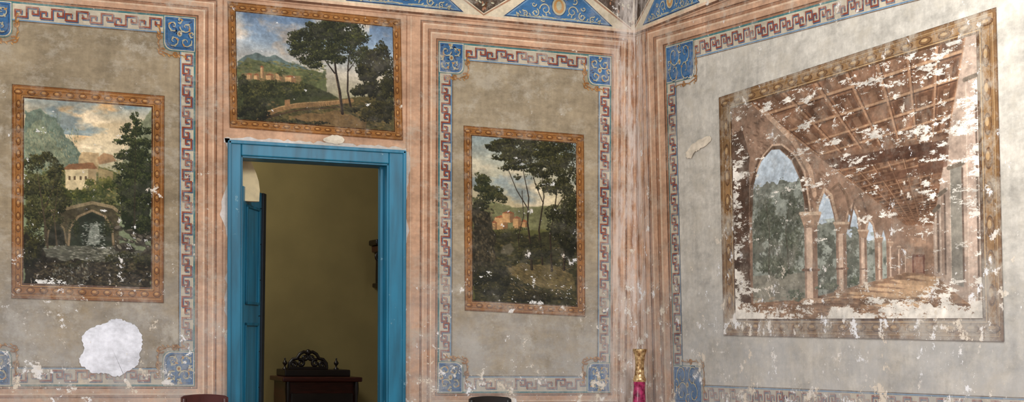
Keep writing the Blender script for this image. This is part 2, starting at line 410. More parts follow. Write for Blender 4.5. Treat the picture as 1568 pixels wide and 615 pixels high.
class Canvas:
    def __init__(s,w,h,quad):
        s.w,s.h=w,h; s.c=np.zeros((h,w,3)); s.H=homog(quad,[(0,0),(w,0),(w,h),(0,h)])
        s.k=w/ math.dist(quad[0],quad[1]); s.Y,s.X=np.mgrid[0:h,0:w]
    def P(s,u,v):
        r=s.H@np.array([u,v,1.0]); return r[0]/r[2],r[1]/r[2]
    def grad(s,stops):
        ys=[s.P(*p)[1] for p,_ in stops]; 
        for i in range(3): s.c[...,i]=np.interp(s.Y[:,0],ys,[c[i] for _,c in stops])[:,None]
    def mask(s,pts,soft=1.0,wob=0):
        q=[s.P(*p) for p in pts]; X,Y=s.X.astype(float),s.Y.astype(float)
        if wob:
            X=X+(fbm(s.h,s.w,14,5,.65)-.5)*wob*1.5; Y=Y+(fbm(s.h,s.w,14,5,.65)-.5)*wob*1.5
        ins=np.zeros(X.shape,bool);n=len(q)
        for i in range(n):
            x1,y1=q[i];x2,y2=q[(i+1)%n]
            if y1==y2: continue
            c=((y1>Y)!=(y2>Y))&(X<(x2-x1)*(Y-y1)/(y2-y1)+x1); ins^=c
        m=ins.astype(float)
        if soft:
            for _ in range(int(soft)):
                p=np.pad(m,1,mode='edge'); m=(p[1:-1,1:-1]*2+p[:-2,1:-1]+p[2:,1:-1]+p[1:-1,:-2]+p[1:-1,2:])/6
        return m
    def lay(s,m,col,a=1,tex=.15,base=30):
        t=1+(fbm(s.h,s.w,base,4,.7)-.5)*2*tex if tex else 1
        c=np.array(col,float)[None,None,:]*(t[...,None] if tex else 1)
        mm=(m*a)[...,None]; s.c=s.c*(1-mm)+c*mm
    def poly(s,pts,col,a=1,soft=1,wob=0,tex=.15,base=30): s.lay(s.mask(pts,soft,wob),col,a,tex,base)
    def dabp(s,x,y,rx,ry,ang,col,a):
        R=max(rx,ry)+1.5; x0=int(max(0,x-R));x1=int(min(s.w,x+R+1));y0=int(max(0,y-R));y1=int(min(s.h,y+R+1))
        if x0>=x1 or y0>=y1: return
        dx=s.X[y0:y1,x0:x1]-x;dy=s.Y[y0:y1,x0:x1]-y;ca,sa=math.cos(ang),math.sin(ang)
        d=np.sqrt(((dx*ca+dy*sa)/rx)**2+((-dx*sa+dy*ca)/ry)**2)
        m=(np.clip((1.15-d)*max(1.5,min(rx,ry)),0,1)*a)[...,None]
        s.c[y0:y1,x0:x1]=s.c[y0:y1,x0:x1]*(1-m)+np.array(col)*m
    def dab(s,u,v,r,asp,ang,col,a=.8):
        x,y=s.P(u,v); s.dabp(x,y,max(r*s.k,.6),max(r*s.k*asp,.5),ang,col,a)
    def line(s,pts,w0,w1,col,a=1):
        seg=[math.dist(pts[i],pts[i+1]) for i in range(len(pts)-1)];T=sum(seg);acc=0
        for i in range(len(pts)-1):
            n=max(2,int(seg[i]*1.6))
            for k in range(n):
                t=k/n;w=w0+(w1-w0)*(acc+seg[i]*t)/T
                s.dab(pts[i][0]+(pts[i+1][0]-pts[i][0])*t,pts[i][1]+(pts[i+1][1]-pts[i][1])*t,w/2,1,0,np.array(col)*random.uniform(.88,1.12),a)
            acc+=seg[i]
    def foliage(s,cx,cy,rx,ry,n,dark,light,size=2.2,a=.85,clump=9):
        n=int(n*1.25)
        cl=[(cx+rx*.8*math.cos(t)*q,cy+ry*.8*math.sin(t)*q,random.uniform(.22,.5)) for t,q in [(random.uniform(0,6.28),math.sqrt(random.random())) for _ in range(int(clump*1.4))]]
        for i in range(n):
            c=random.choice(cl); t=random.uniform(0,6.28);q=math.sqrt(random.random())*(1 if random.random()<.88 else 1.25)
            dx,dy=math.cos(t)*q,math.sin(t)*q
            u=c[0]+dx*rx*c[2];v=c[1]+dy*ry*c[2]
            li=max(0,min(1,.34-dy*.5-dx*.2+random.uniform(-.28,.22)))*(i/n*.85+.15)
            col=np.array(dark)*(1-li)+np.array(light)*li
            s.dab(u,v,size*random.uniform(.4,1.1),random.uniform(.4,.8),random.uniform(0,3.1),col*random.uniform(.85,1.15),a)
    def strokes(s,u0,u1,v0,v1,n,cols,size,asp=.35,ang=(-.3,.3),a=.6):
        for i in range(n):
            s.dab(random.uniform(u0,u1),random.uniform(v0,v1),size*random.uniform(.5,1.3),asp,random.uniform(*ang),np.array(random.choice(cols))*random.uniform(.85,1.15),a)
    def finish(s,flake,fcol=(224,224,220),craz=.06,con=1.0,ay=1.5,base=11,sat=1.0):
        if con!=1.0: s.c=(s.c-95)*con+95-3
        if sat!=1.0:
            l=s.c.mean(-1,keepdims=True); s.c=l+(s.c-l)*sat
        g=1+(fbm(s.h,s.w,60,3,.8)-.5)*2*craz*1.6; s.c*=g[...,None]
        s.c*=(1+(fbm(s.h,s.w,5,4)-.5)*.22)[...,None]
        if flake is not None:
            n=fbm(s.h,s.w,base,7,.8,ay); n=(n-n.mean())/n.std()
            m=np.clip((n-(2.9-flake))*8,0,1)[...,None]
            v=(1+(fbm(s.h,s.w,20,4)-.5)*.35)[...,None]; s.c=s.c*(1-m)+np.array(fcol)*v*m
        s.c=np.clip(s.c,0,255)
    def obj(s,name,fn,q,o,parent,amt=.1,wash=.12):
        me=bpy.data.meshes.new(name); W,H=s.w,s.h
        a=np.linspace(0,1,W);b=np.linspace(0,1,H);A,Bv=np.meshgrid(a,b); A=A.ravel();Bv=Bv.ravel()
        Q=np.array([fn(p[0],p[1],o) for p in q],float)
        co=(Q[0]*(1-A)[:,None]+Q[1]*A[:,None])*(1-Bv)[:,None]+(Q[3]*(1-A)[:,None]+Q[2]*A[:,None])*Bv[:,None]
        me.vertices.add(W*H); me.vertices.foreach_set('co',co.astype(np.float32).ravel())
        idx=np.arange(W*H).reshape(H,W); f=np.stack([idx[:-1,:-1],idx[1:,:-1],idx[1:,1:],idx[:-1,1:]],-1).reshape(-1,4)
        nf=len(f); me.loops.add(nf*4); me.loops.foreach_set('vertex_index',f.ravel().astype(np.int32))
        me.polygons.add(nf); me.polygons.foreach_set('loop_start',(np.arange(nf)*4).astype(np.int32))
        try: me.polygons.foreach_set('loop_total',np.full(nf,4,np.int32))
        except Exception: pass
        me.update(calc_edges=True)
        at=me.color_attributes.new('pigment','FLOAT_COLOR','POINT')
        L=np.ones((W*H,4),np.float32); L[:,:3]=lin(s.c.reshape(-1,3)); at.data.foreach_set('color',L.ravel())
        me.materials.append(paint('painted_pigment_%.2f'%amt,(0,0,0),amt,rough=.55,attr='pigment',wash=wash))
        ob=bpy.data.objects.new(name,me); COL.objects.link(ob); ob.parent=parent; return ob
def inset(q,l,r,t,b):
    f,w,h=quadmap(q); return [f(l,t),f(w-r,t),f(w-r,h-b),f(l,h-b)]
def frame(name,fn,q,l,r,t,b,unit=.075,pal=None):
    gd,gm,g0,gl=pal or std
    F=Flat(name,fn); qi=inset(q,l,r,t,b); f,w,h=quadmap(q)
    def rg(a,bb,m,o):
        A=inset(q,l*a,r*a,t*a,b*a);B=inset(q,l*bb,r*bb,t*bb,b*bb)
        for i in range(4):
            j=(i+1)%4; F.poly([A[i],A[j],B[j],B[i]],m,o)
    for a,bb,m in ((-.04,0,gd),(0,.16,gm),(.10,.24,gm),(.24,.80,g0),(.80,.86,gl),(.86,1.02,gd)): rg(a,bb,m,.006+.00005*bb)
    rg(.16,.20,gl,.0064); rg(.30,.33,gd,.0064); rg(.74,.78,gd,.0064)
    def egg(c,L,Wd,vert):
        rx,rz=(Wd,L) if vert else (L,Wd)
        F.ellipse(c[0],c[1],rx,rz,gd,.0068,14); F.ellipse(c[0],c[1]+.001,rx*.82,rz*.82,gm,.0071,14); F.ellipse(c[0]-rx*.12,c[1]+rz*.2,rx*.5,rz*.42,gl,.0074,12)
    for side in range(4):
        if side in (0,2):
            n=round((w-l-r)/unit); hw=(t if side==0 else b)
            for i in range(n+1):
                p=f(l*.5+(w-l*.5-r*.5)*i/n, hw*.53 if side==0 else h-hw*.53); egg(p,unit*.36,hw*.2,False)
        else:
            n=round((h-t-b)/unit); hw=(l if side==3 else r)
            for i in range(1,n):
                p=f(hw*.53 if side==3 else w-hw*.53,t*.5+(h-t*.5-b*.5)*i/n); egg(p,unit*.36,hw*.2,True)
    ob=F.build(); return ob,qi
def ramp(x,a,b): return np.clip((x-a)/(b-a),0,1)
# ---- painting 1 : mountain gorge with bridge
q1=[(-4.488-.0,3.062),(-3.522,3.055),(-3.524,1.676),(-4.490,1.686)]
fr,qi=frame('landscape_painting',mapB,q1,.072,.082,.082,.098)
C=Canvas(300,440,[(36,148),(232,163),(231,440),(35,433)])
C.grad([((130,150),(140,154,154)),((130,185),(196,176,140)),((130,225),(206,190,156)),((130,300),(120,130,100))])
n=fbm(C.h,C.w,4,5,.55,2); C.lay(np.clip((n-.5)*6,0,1)*(C.Y<150),(218,172,116),.9,.1)
n=fbm(C.h,C.w,5,5,.55,2); C.lay(np.clip((n-.55)*7,0,1)*(C.Y<110),(230,210,176),.8,.1)
n=fbm(C.h,C.w,5,5,.55,2); C.lay(np.clip((n-.54)*7,0,1)*(C.Y<80),(108,130,138),.8,.1)
C.poly([(36,166),(44,172),(52,168),(62,164),(74,174),(84,178),(92,192),(104,208),(118,222),(130,246),(124,300),(36,300)],(110,124,108),1,1,14,.35,20)
C.poly([(36,205),(46,190),(58,182),(70,196),(82,206),(96,232),(112,262),(36,290)],(136,140,108),.6,1,24,.4,30)
C.strokes(38,92,172,275,500,[(84,100,86),(140,142,114),(96,112,94)],3.2,.35,(1.0,1.9),.35)
C.strokes(38,120,195,275,900,[(78,94,78),(152,150,118),(94,110,90),(168,162,124)],2.2,.35,(.9,1.9),.5)
C.poly([(232,166),(222,176),(210,200),(196,230),(176,262),(232,290)],(126,130,102),1,1,10,.25)
C.strokes(186,232,195,270,200,[(90,104,80),(154,150,112)],2.6,.3,(1.2,2.2),.5)
C.poly([(36,262),(70,262),(110,255),(150,250),(180,262),(190,330),(36,340)],(92,94,58),1,2,16,.3)
C.strokes(60,190,255,320,700,[(112,110,60),(78,86,46),(140,126,74),(60,70,40)],2.6,.5,(-.8,.8),.7)
C.poly([(120,240),(124,231),(150,233),(150,262),(118,262)],(176,150,110),.9,1,3)
C.poly([(98,258),(146,256),(146,290),(100,290)],(206,188,146),1,1,3,.12)
C.poly([(134,250),(146,256),(146,290),(134,290)],(150,128,92),.8,1,2)
C.poly([(94,258),(104,249),(142,248),(149,257)],(134,96,66),1,1,2)
for x in (104,112,121,129): C.poly([(x,268),(x+3,268),(x+3,274),(x,274)],(90,74,54),.9,0,0,0)
C.poly([(150,256),(172,262),(170,290),(148,290)],(150,132,92),.9,1,4)
C.poly([(148,240),(158,232),(172,236),(178,246),(150,250)],(146,110,76),.8,1,3)
C.foliage(152,286,26,22,1000,(54,64,32),(150,140,74),2.1)
C.foliage(110,302,30,16,800,(46,56,30),(118,114,60),2.1)
C.foliage(160,312,26,10,400,(42,48,28),(104,102,56),2,.85)
C.poly([(66,326),(100,320),(140,312),(170,318),(182,330),(182,376),(66,376)],(74,68,50),1,1,5,.35,40)
C.strokes(68,182,330,376,260,[(92,84,62),(54,50,38),(80,80,54)],2.4,.5,(-.4,.4),.6)
C.poly([(106,376),(108,350),(120,332),(140,324),(158,332),(168,350),(170,378)],(48,54,42),1,1,3)
C.poly([(72,374),(76,350),(85,340),(95,350),(99,376)],(36,38,28),1,1,3)
C.line([(104,374),(106,348),(119,330),(140,321),(160,330),(171,350),(173,374)],3.4,3.4,(134,116,88),.8)
C.line([(70,374),(74,348),(85,337),(97,348),(101,372)],2.4,2.4,(112,98,72),.7)
C.line([(60,325),(100,318),(140,309),(172,316),(186,328)],5,5,(126,112,84),.9);C.line([(60,328),(100,321.5),(140,312.5),(172,319.5),(186,331)],1.2,1.2,(66,58,44),.8)
C.poly([(138,342),(148,342),(152,374),(132,374)],(158,162,150),.7,1,8,.35)
C.strokes(124,160,338,376,200,[(186,188,176),(126,134,122),(74,84,74)],2.0,.3,(-.3,.3),.8)
C.foliage(112,348,9,16,160,(34,40,24),(92,94,54),1.7,.85);C.foliage(164,350,8,16,160,(34,40,24),(92,94,54),1.7,.85)
C.poly([(40,380),(110,374),(180,378),(232,386),(232,410),(150,405),(60,402)],(96,96,82),1,2,8,.35)
C.strokes(60,210,376,404,480,[(140,140,124),(70,74,64),(176,172,156),(56,56,44)],3,.25,(-.25,.25),.65)
for i in range(34):
    x,y=random.uniform(172,230),random.uniform(348,392);r=random.uniform(4,9)
    C.dab(x,y,r,.6,random.uniform(-.5,.8),(50,46,38),.8);C.dab(x-r*.2,y-r*.25,r*.7,.5,random.uniform(-.5,.8),np.array(random.choice([(116,108,94),(90,84,70),(142,134,114)])),.8)
for (x,y,rx,ry,n_) in ((50,250,16,16,500),(72,240,16,10,350),(86,262,14,16,450),(50,284,18,22,700),(76,290,26,18,800),(92,310,14,14,400),(50,326,18,24,700),(78,328,20,20,600),(48,356,16,14,400)): C.foliage(x,y,rx,ry,n_,(38,41,26),(112,106,58),1.8,.9,10)
C.line([(72,378),(68,340),(62,300),(56,262)],3.4,1.2,(74,64,50),.8);C.line([(86,374),(82,330),(88,285)],3,1,(74,64,48),.8);C.line([(66,320),(80,290),(84,262)],2,.8,(70,60,46),.8)
C.poly([(196,236),(214,226),(232,240),(232,356),(184,352),(182,300),(186,262)],(34,42,25),1,1,30,.25)
for (x,y,rx,ry,nn_) in ((207,182,9,12,300),(199,196,14,10,380),(216,200,14,10,380),(194,214,18,10,500),(216,218,18,12,600),(192,236,18,12,600),(218,242,18,14,650),(200,256,24,12,750),(190,276,16,14,500),(216,268,20,18,700),(202,292,26,16,800),(220,308,16,22,700),(194,318,20,18,700),(216,342,22,16,550),(184,300,10,10,200)): C.foliage(x,y,rx,ry,nn_,(29,36,21),(92,97,54),1.7,.92,9)
C.line([(205,345),(206,280),(207,190)],3,1,(50,42,30),.4)
C.poly([(35,352),(60,372),(72,392),(110,398),(160,402),(200,394),(232,384),(232,442),(35,438)],(42,38,28),1,2,14,.3)
C.foliage(52,384,22,28,1000,(26,28,17),(90,86,46),2,.88); C.foliage(190,402,46,18,1100,(28,31,19),(98,94,50),2,.88); C.foliage(120,402,30,8,350,(28,30,18),(84,82,46),2,.85)
C.strokes(50,225,400,438,900,[(32,29,22),(62,54,40),(80,72,52),(26,24,18),(104,92,70)],3.0,.45,(-.6,.6),.6)
C.strokes(78,140,404,434,150,[(144,144,132),(98,100,88)],2.0,.5,(.9,1.9),.5)
fy=C.Y/C.h;fx=C.X/C.w
C.finish(.2+1.9*ramp(fy,.86,.98)*np.exp(-((fx-.28)/.3)**2)+.3*fy,craz=.1,con=1.04,sat=.94)
C.obj('picture',mapB,qi,.008,fr)
# ---- painting 2 : panorama over the door
q2=[(-3.094,3.727),(-1.868,3.715),(-1.849,2.862),(-3.078,2.876)]
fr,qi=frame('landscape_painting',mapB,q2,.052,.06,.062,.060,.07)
C=Canvas(390,270,[(367,18),(606,42),(604,202),(364,182)])
C.grad([((480,18),(84,110,142)),((480,70),(138,156,172)),((480,110),(190,180,160)),((480,190),(90,90,50))])
n=fbm(C.h,C.w,4,6,.55,1.6); C.lay(np.clip((n-.48)*5,0,1)*np.clip(1.2-C.Y/130,0,1)*(C.X<330),(202,198,188),.85,.08)
n=fbm(C.h,C.w,6,5,.55,1.6); C.lay(np.clip((n-.58)*6,0,1)*(C.Y<110),(196,172,146),.6,.08)
C.poly([(366,94),(380,84),(396,80),(410,86),(424,84),(440,94),(462,100),(480,108),(480,130),(366,130)],(92,108,104),1,1,6,.2)
C.poly([(366,104),(384,90),(400,92),(420,98),(446,104),(500,112),(500,140),(366,140)],(92,98,62),1,1,8,.25)
C.strokes(366,500,94,126,420,[(124,118,70),(66,76,50),(100,100,70)],2.6,.45,(-.2,.4),.6)
C.poly([(372,112),(404,110),(460,116),(462,128),(372,126)],(150,116,80),.6,2,10,.25)
for (x,y,w,h) in ((380,114,8,7),(391,115,8,7),(401,103,5,16),(409,115,12,7),(424,113,9,9),(438,118,16,8)):
    C.poly([(x,y),(x+w,y),(x+w,y+h),(x,y+h)],(196,156,108),1,0,1.5,.15); C.poly([(x-1,y),(x+w*.5,y-3),(x+w+1,y)],(140,88,58),1,0,0)
    C.poly([(x+w*.6,y),(x+w,y),(x+w,y+h),(x+w*.6,y+h)],(118,86,58),.7,0,0)
C.foliage(388,125,18,4,250,(54,60,34),(112,108,60),1.6,.8);C.foliage(420,127,26,4,300,(54,60,34),(112,108,60),1.6,.8);C.foliage(432,112,6,5,80,(54,60,34),(100,100,56),1.5,.8)
C.poly([(365,126),(420,126),(470,128),(520,150),(500,184),(364,184)],(56,60,36),1,2,12,.3)
C.foliage(400,140,38,16,1200,(35,39,23),(116,110,58),1.9,.88,16);C.foliage(455,138,34,14,900,(38,44,25),(118,112,58),1.9,.88,12);C.foliage(376,128,10,14,400,(30,34,20),(84,84,44),1.8,.9,8)
C.poly([(395,172),(430,164),(470,156),(530,150),(606,140),(606,202),(500,194),(395,186)],(80,72,42),1,2,8,.3)
C.strokes(400,600,155,198,700,[(104,90,52),(54,52,30),(124,100,62),(38,38,22)],3,.35,(-.1,.4),.6)
C.line([(396,180),(424,168),(450,162),(490,160),(540,154)],7,6,(132,102,66),.75);C.line([(396,184),(430,174),(460,168),(520,164)],3,2,(70,54,36),.8);C.line([(396,175),(430,163),(455,158),(520,154)],1.6,1.2,(176,142,98),.8)
C.poly([(436,153),(444,152),(444,162),(436,163)],(142,106,70),1,0,1)
for i in range(34):
    t=i/34; C.dab(398+110*t,179-20*t,1.0,1.6,0,(80,60,40),.5)
C.poly([(440,178),(520,170),(560,188),(560,202),(500,198)],(126,96,62),.7,2,8,.25)
C.line([(524,174),(521,140),(516,110),(514,80),(520,55)],4.4,2,(42,32,25),1);C.line([(514,112),(500,92),(488,80)],2.5,1,(42,32,25));C.line([(538,168),(533,140),(535,100),(540,70)],3.4,1.5,(46,36,28));C.line([(534,110),(548,92)],2.2,1,(42,32,25));C.line([(512,88),(490,70),(470,66)],2.2,1,(42,32,25))
C.line([(522,170),(519,140),(514,112)],1.2,1,(116,88,62),.6)
for (x,y,rx,ry,n) in ((464,60,20,14,900),(460,76,18,12,700),(484,66,22,16,1000),(492,82,24,12,800),(472,92,14,7,300),(490,44,28,14,1100),(518,36,30,14,1100),(546,46,22,14,800),(546,66,26,18,1100),(516,66,32,20,1300),(552,84,24,16,900),(484,98,14,6,200),(510,50,28,16,1000),(520,92,18,8,350),(508,82,20,10,500)):
    C.foliage(x,y,rx,ry,n,(27,31,19),(94,95,50),1.7,.93,12)
for (x,y,rx,ry,n) in ((588,88,20,24,1000),(572,84,14,12,450),(580,120,28,26,1400),(594,156,18,34,1200),(562,112,18,16,700),(556,138,18,14,600)): C.foliage(x,y,rx,ry,n,(24,25,16),(78,75,39),2,.94,12)
C.foliage(566,170,38,18,1100,(28,28,16),(90,82,44),2,.88);C.foliage(385,168,26,18,1000,(25,28,17),(80,78,42),2,.88);C.foliage(440,190,60,8,800,(30,30,19),(80,72,42),2,.8)
fx=C.X/C.w
C.finish(0+.3*fx,craz=.1,con=1.02,sat=.94)
C.obj('picture',mapB,qi,.008,fr)
# ---- painting 3 : tall trees
q3=[(-1.385,2.992),(-.437,2.984),(-.42,1.636),(-1.371,1.664)]
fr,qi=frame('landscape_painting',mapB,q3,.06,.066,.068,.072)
C=Canvas(245,400,[(723,207),(880,219),(880,465),(723,460)])
C.grad([((800,207),(140,156,158)),((800,260),(176,174,152)),((800,330),(192,172,130)),((800,350),(90,90,50))])
n=fbm(C.h,C.w,4,5,.55,2); C.lay(np.clip((n-.52)*6,0,1)*(C.Y<200),(218,202,170),.8,.1)
n=fbm(C.h,C.w,5,5,.55,2); C.lay(np.clip((n-.55)*6,0,1)*(C.Y<200),(112,134,146),.6,.1)
C.poly([(723,300),(745,306),(790,316),(880,310),(880,350),(723,350)],(112,112,76),1,2,8,.25)
for (x,y,w,h) in ((756,332,20,18),(768,325,18,14),(784,333,12,16),(750,340,10,10),(796,338,10,8)):
    C.poly([(x,y),(x+w,y),(x+w,y+h),(x,y+h)],(184,142,94),1,0,2,.15); C.poly([(x-1,y),(x+w*.5,y-4),(x+w+1,y)],(140,86,56),1,0,0); C.poly([(x+w*.65,y),(x+w,y),(x+w,y+h),(x+w*.65,y+h)],(116,84,56),.8,0,0)
C.foliage(780,354,30,8,600,(50,52,30),(112,104,58),1.7,.88)
C.poly([(723,352),(760,358),(820,354),(880,340),(880,470),(723,468)],(54,53,33),1,2,14,.3)
C.strokes(725,880,358,462,1300,[(78,74,44),(40,42,25),(98,86,52),(31,31,20),(64,60,36)],2.8,.4,(-.4,.4),.6)
C.poly([(768,410),(800,402),(846,404),(872,414),(878,440),(820,436),(786,422)],(108,94,60),.8,2,12,.3)
C.strokes(770,876,404,450,320,[(132,112,74),(88,78,50),(72,62,40)],3,.3,(.1,.7),.6)
C.poly([(723,306),(736,312),(750,330),(758,370),(756,410),(723,420)],(50,46,34),1,2,12,.3)
C.strokes(724,756,315,410,340,[(86,76,56),(34,33,22),(102,90,66)],2.4,.5,(.6,1.8),.6)
C.foliage(747,296,26,16,1200,(30,36,22),(106,100,56),1.8,.93,12);C.foliage(736,278,14,14,550,(36,42,25),(110,106,60),1.8,.93,8);C.foliage(768,302,12,9,300,(34,38,22),(102,96,54),1.7,.92,6);C.foliage(736,314,14,8,300,(30,34,21),(92,86,50),1.7,.92,6)
for pts,w in (([(812,410),(810,370),(806,340),(808,300),(800,260)],3.8),([(828,402),(823,350),(831,300),(826,240)],3.2),([(842,412),(840,360),(848,310),(856,250)],3.4),([(860,410),(864,350),(862,300),(868,270)],4),([(794,396),(792,360),(800,330),(798,290)],1.8),([(808,320),(790,290),(776,255)],2.0),([(830,310),(818,280),(808,240)],1.8),([(846,322),(860,300),(870,280)],1.8)):
    C.line(pts,w,1.2,(40,33,24),.95); C.line([(p[0]-w*.2,p[1]) for p in pts],w*.3,.5,(100,80,56),.5)
for (x,y,rx,ry,n) in ((756,224,14,9,450),(772,218,22,9,800),(796,216,28,10,1000),(824,218,32,10,1100),(854,222,26,12,900),(786,234,30,12,1000),(822,236,34,14,1300),(858,240,22,18,1000),(770,240,16,6,250),(800,252,28,10,700),(840,258,30,16,1200),(868,272,14,24,900),(820,264,20,8,300),(850,282,24,14,800),(868,310,14,28,1000),(780,256,14,5,150),(828,284,12,6,120),(792,270,8,5,60)):
    C.foliage(x,y,rx,ry,n,(30,32,20),(95,91,49),1.7,.93,12)
C.foliage(864,352,20,36,1400,(26,28,17),(74,72,40),1.9,.93);C.foliage(848,334,16,22,600,(28,30,18),(76,74,41),1.9,.85);C.foliage(810,382,34,14,1000,(29,31,19),(86,80,46),1.9,.88);C.foliage(752,430,34,24,1300,(26,28,18),(82,76,45),2,.88);C.foliage(830,454,48,10,800,(30,30,18),(82,72,44),2,.8)
C.poly([(768,376),(780,370),(786,379),(778,390),(766,386)],(102,95,78),.7,2,5,.3)
fy=C.Y/C.h;fx=C.X/C.w
C.finish(.1+.5*fy+1.3*ramp(fy,.9,1)*np.exp(-((fx-.5)/.3)**2),craz=.1,con=1.02,sat=.94)
C.obj('picture',mapB,qi,.008,fr)
# ---- painting 4 : cloister arcade
def uR(s,z): return (s-.028*(2.35-z),z)
q4=[uR(1.282,3.113),uR(4.09,3.178),uR(4.143,1.498),uR(1.335,1.51)]
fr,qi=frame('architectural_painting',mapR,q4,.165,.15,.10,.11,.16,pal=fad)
C=Canvas(660,560,[(1125,165),(1503,48),(1506,493),(1127,489)])
C.c[:]=(120,90,66)
def lp(a,b,t): return (a[0]+(b[0]-a[0])*t,a[1]+(b[1]-a[1])*t)
La,Lb=(1132,140),(1385,347);Ra,Rb=(1492,20),(1428,347)
C.poly([La,Ra,Rb,Lb],(124,88,64),1,1,0,.25)
d=[1-1/(1+.16*i) for i in range(0,26)]; sc=1/d[-1]*.97
ts=[x*sc for x in d]
def CP(s,t): return lp(lp(La,Lb,t),lp(Ra,Rb,t),s)
nb=7
for i in range(len(ts)-1):
    t0,t1=ts[i],ts[i+1]
    for j in range(nb):
        s0,s1=(j+.18)/nb,(j+.88)/nb; a=t0+(t1-t0)*.22;b=t0+(t1-t0)*.92
        C.poly([CP(s0,a),CP(s1,a),CP(s1,b),CP(s0,b)],random.choice([(98,68,50),(110,78,58),(128,94,72),(90,62,46)]),.9,0 if i>8 else 1,0,.3)
        if i<12:
            C.poly([CP(s0+.03,a+(b-a)*.25),CP(s1-.03,a+(b-a)*.25),CP(s1-.03,b),CP(s0+.03,b)],(150,116,90),.5,0,0,.3)
    C.line([CP(0,t0),CP(1,t0)],max(.8,4.5*(1-t0)),max(.8,5*(1-t0)),(172,136,104),.42)
    C.line([CP(0,t0+.012),CP(1,t0+.012)],max(.6,2.5*(1-t0)),max(.6,3*(1-t0)),(76,52,40),.55)
for j in range(nb+1):
    C.line([CP(j/nb,0),CP(j/nb,1)],4,1,(166,128,98),.38); C.line([CP(j/nb+.012,0),CP(j/nb+.008,1)],2,.6,(76,52,40),.5)
C.poly([(1250,240),(1510,196),(1510,226),(1262,262)],(80,54,42),.85,1,3,.25);C.poly([(1250,240),(1510,196),(1510,203),(1252,247)],(146,112,86),.6,1,1,.2)
C.poly([(1330,268),(1470,246),(1466,262),(1336,280)],(90,62,48),.65,1,2)
C.poly([(1492,20),(1520,20),(1520,500),(1506,493),(1428,424),(1428,347)],(172,150,132),1,1,0,.15)
for (x0,x1,yt,yb,c) in ((1456,1476,258,436,(130,126,114)),(1484,1500,120,470,(184,160,142)),(1440,1447,300,424,(148,124,106)),(1432,1436,325,420,(158,134,114))):
    C.poly([(x0,yt),(x1,yt-10),(x1,yb+8),(x0,yb)],c,.9,1,0,.15); C.line([(x1,yt),(x1,yb)],2.5,2.5,(104,86,74),.6); C.line([(x0,yt),(x0,yb)],1.5,1.5,(198,178,158),.6)
    C.line([(x0-2,yt),(x1+2,yt-8)],5,5,(110,98,84),.8)
C.poly([(1402,232),(1455,222),(1452,256),(1408,264)],(94,66,52),.7,1,3,.3)
C.poly([(1385,347),(1428,347),(1428,424),(1385,420)],(146,116,94),1,1,0,.2);C.poly([(1394,392),(1414,392),(1414,422),(1394,420)],(112,70,56),1,0,0)
C.poly([(1397,396),(1411,396),(1411,420),(1397,420)],(152,110,88),1,0,0);C.poly([(1392,366),(1416,366),(1416,380),(1392,380)],(174,138,110),.7,0,0)
C.poly([(1120,150),(1136,146),(1385,347),(1385,420),(1230,460),(1120,492)],(138,110,90),1,1,0,.2)
C.strokes(1128,1260,175,330,300,[(110,84,66),(160,134,112),(92,68,54)],4,.3,(.3,.9),.5)
def opening(pts,sky):
    m=C.mask(pts,1)
    C.lay(m,(188,202,212),1,.1)
    ylim=C.P(pts[0][0],sky)[1]
    n=fbm(C.h,C.w,10,5,.7); C.lay(m*(C.Y+ (n-.5)*110>ylim),(122,126,114),1,.3,50)
    n=fbm(C.h,C.w,18,5,.7); C.lay(m*(C.Y+(n-.5)*130>ylim+35),(90,94,82),.9,.3,50)
    n=fbm(C.h,C.w,24,5,.7); C.lay(m*np.clip((n-.52)*14,0,1)*(C.Y>ylim),(160,166,154),.8,.2)
opening([(1153,320),(1156,280),(1166,246),(1182,228),(1194,228),(1212,246),(1224,275),(1230,310),(1230,462),(1153,470)],290)
opening([(1249,350),(1252,318),(1260,296),(1268,306),(1274,330),(1277,352),(1277,448),(1249,455)],338)
opening([(1293,355),(1297,330),(1303,318),(1309,332),(1312,358),(1312,438),(1293,443)],352)
opening([(1323,362),(1328,340),(1333,346),(1336,366),(1336,432),(1323,435)],358)
opening([(1346,368),(1350,354),(1354,370),(1354,428),(1346,430)],366)
C.poly([(1124,210),(1140,196),(1150,240),(1148,330),(1150,488),(1124,492)],(82,62,50),.9,1,6,.3)
C.poly([(1153,424),(1230,418),(1230,462),(1153,470)],(138,132,116),.8,1,4,.3);C.foliage(1190,412,34,16,600,(68,74,58),(144,148,128),2.4,.8)
C.foliage(1180,340,24,36,800,(68,74,60),(136,140,120),2.4,.55,14);C.foliage(1212,356,16,46,500,(62,68,54),(126,130,110),2.4,.55,14)
C.line([(1176,420),(1178,350),(1172,300)],2,1,(70,62,52),.7);C.line([(1206,420),(1202,350),(1210,300)],2,1,(70,62,52),.7)
C.strokes(1155,1230,330,420,160,[(160,164,152),(84,84,70),(64,66,56)],3,.4,(.4,2.4),.4)
def arc(pts,w,col,a=.9): C.line(pts,w,w,col,a)
arc([(1151,330),(1153,285),(1163,248),(1182,226),(1196,225),(1214,240),(1227,268),(1236,330)],6,(98,74,58));arc([(1160,262),(1170,238),(1184,222),(1198,221),(1216,236),(1231,262),(1240,330)],3,(190,160,134),.8)
arc([(1246,345),(1251,312),(1261,290),(1271,300),(1280,340)],4,(182,154,128));arc([(1290,352),(1296,326),(1304,313),(1311,330),(1314,352)],3,(176,148,124));arc([(1321,360),(1328,336),(1334,344),(1338,362)],2.5,(174,146,122))
arc([(1297,352),(1306,308),(1316,300),(1326,330)],3,(116,92,76),.7);arc([(1270,292),(1282,282),(1294,300),(1300,330)],4,(118,94,76),.7)
arc([(1170,168),(1215,215),(1240,262),(1246,300)],7,(178,146,120),.6)
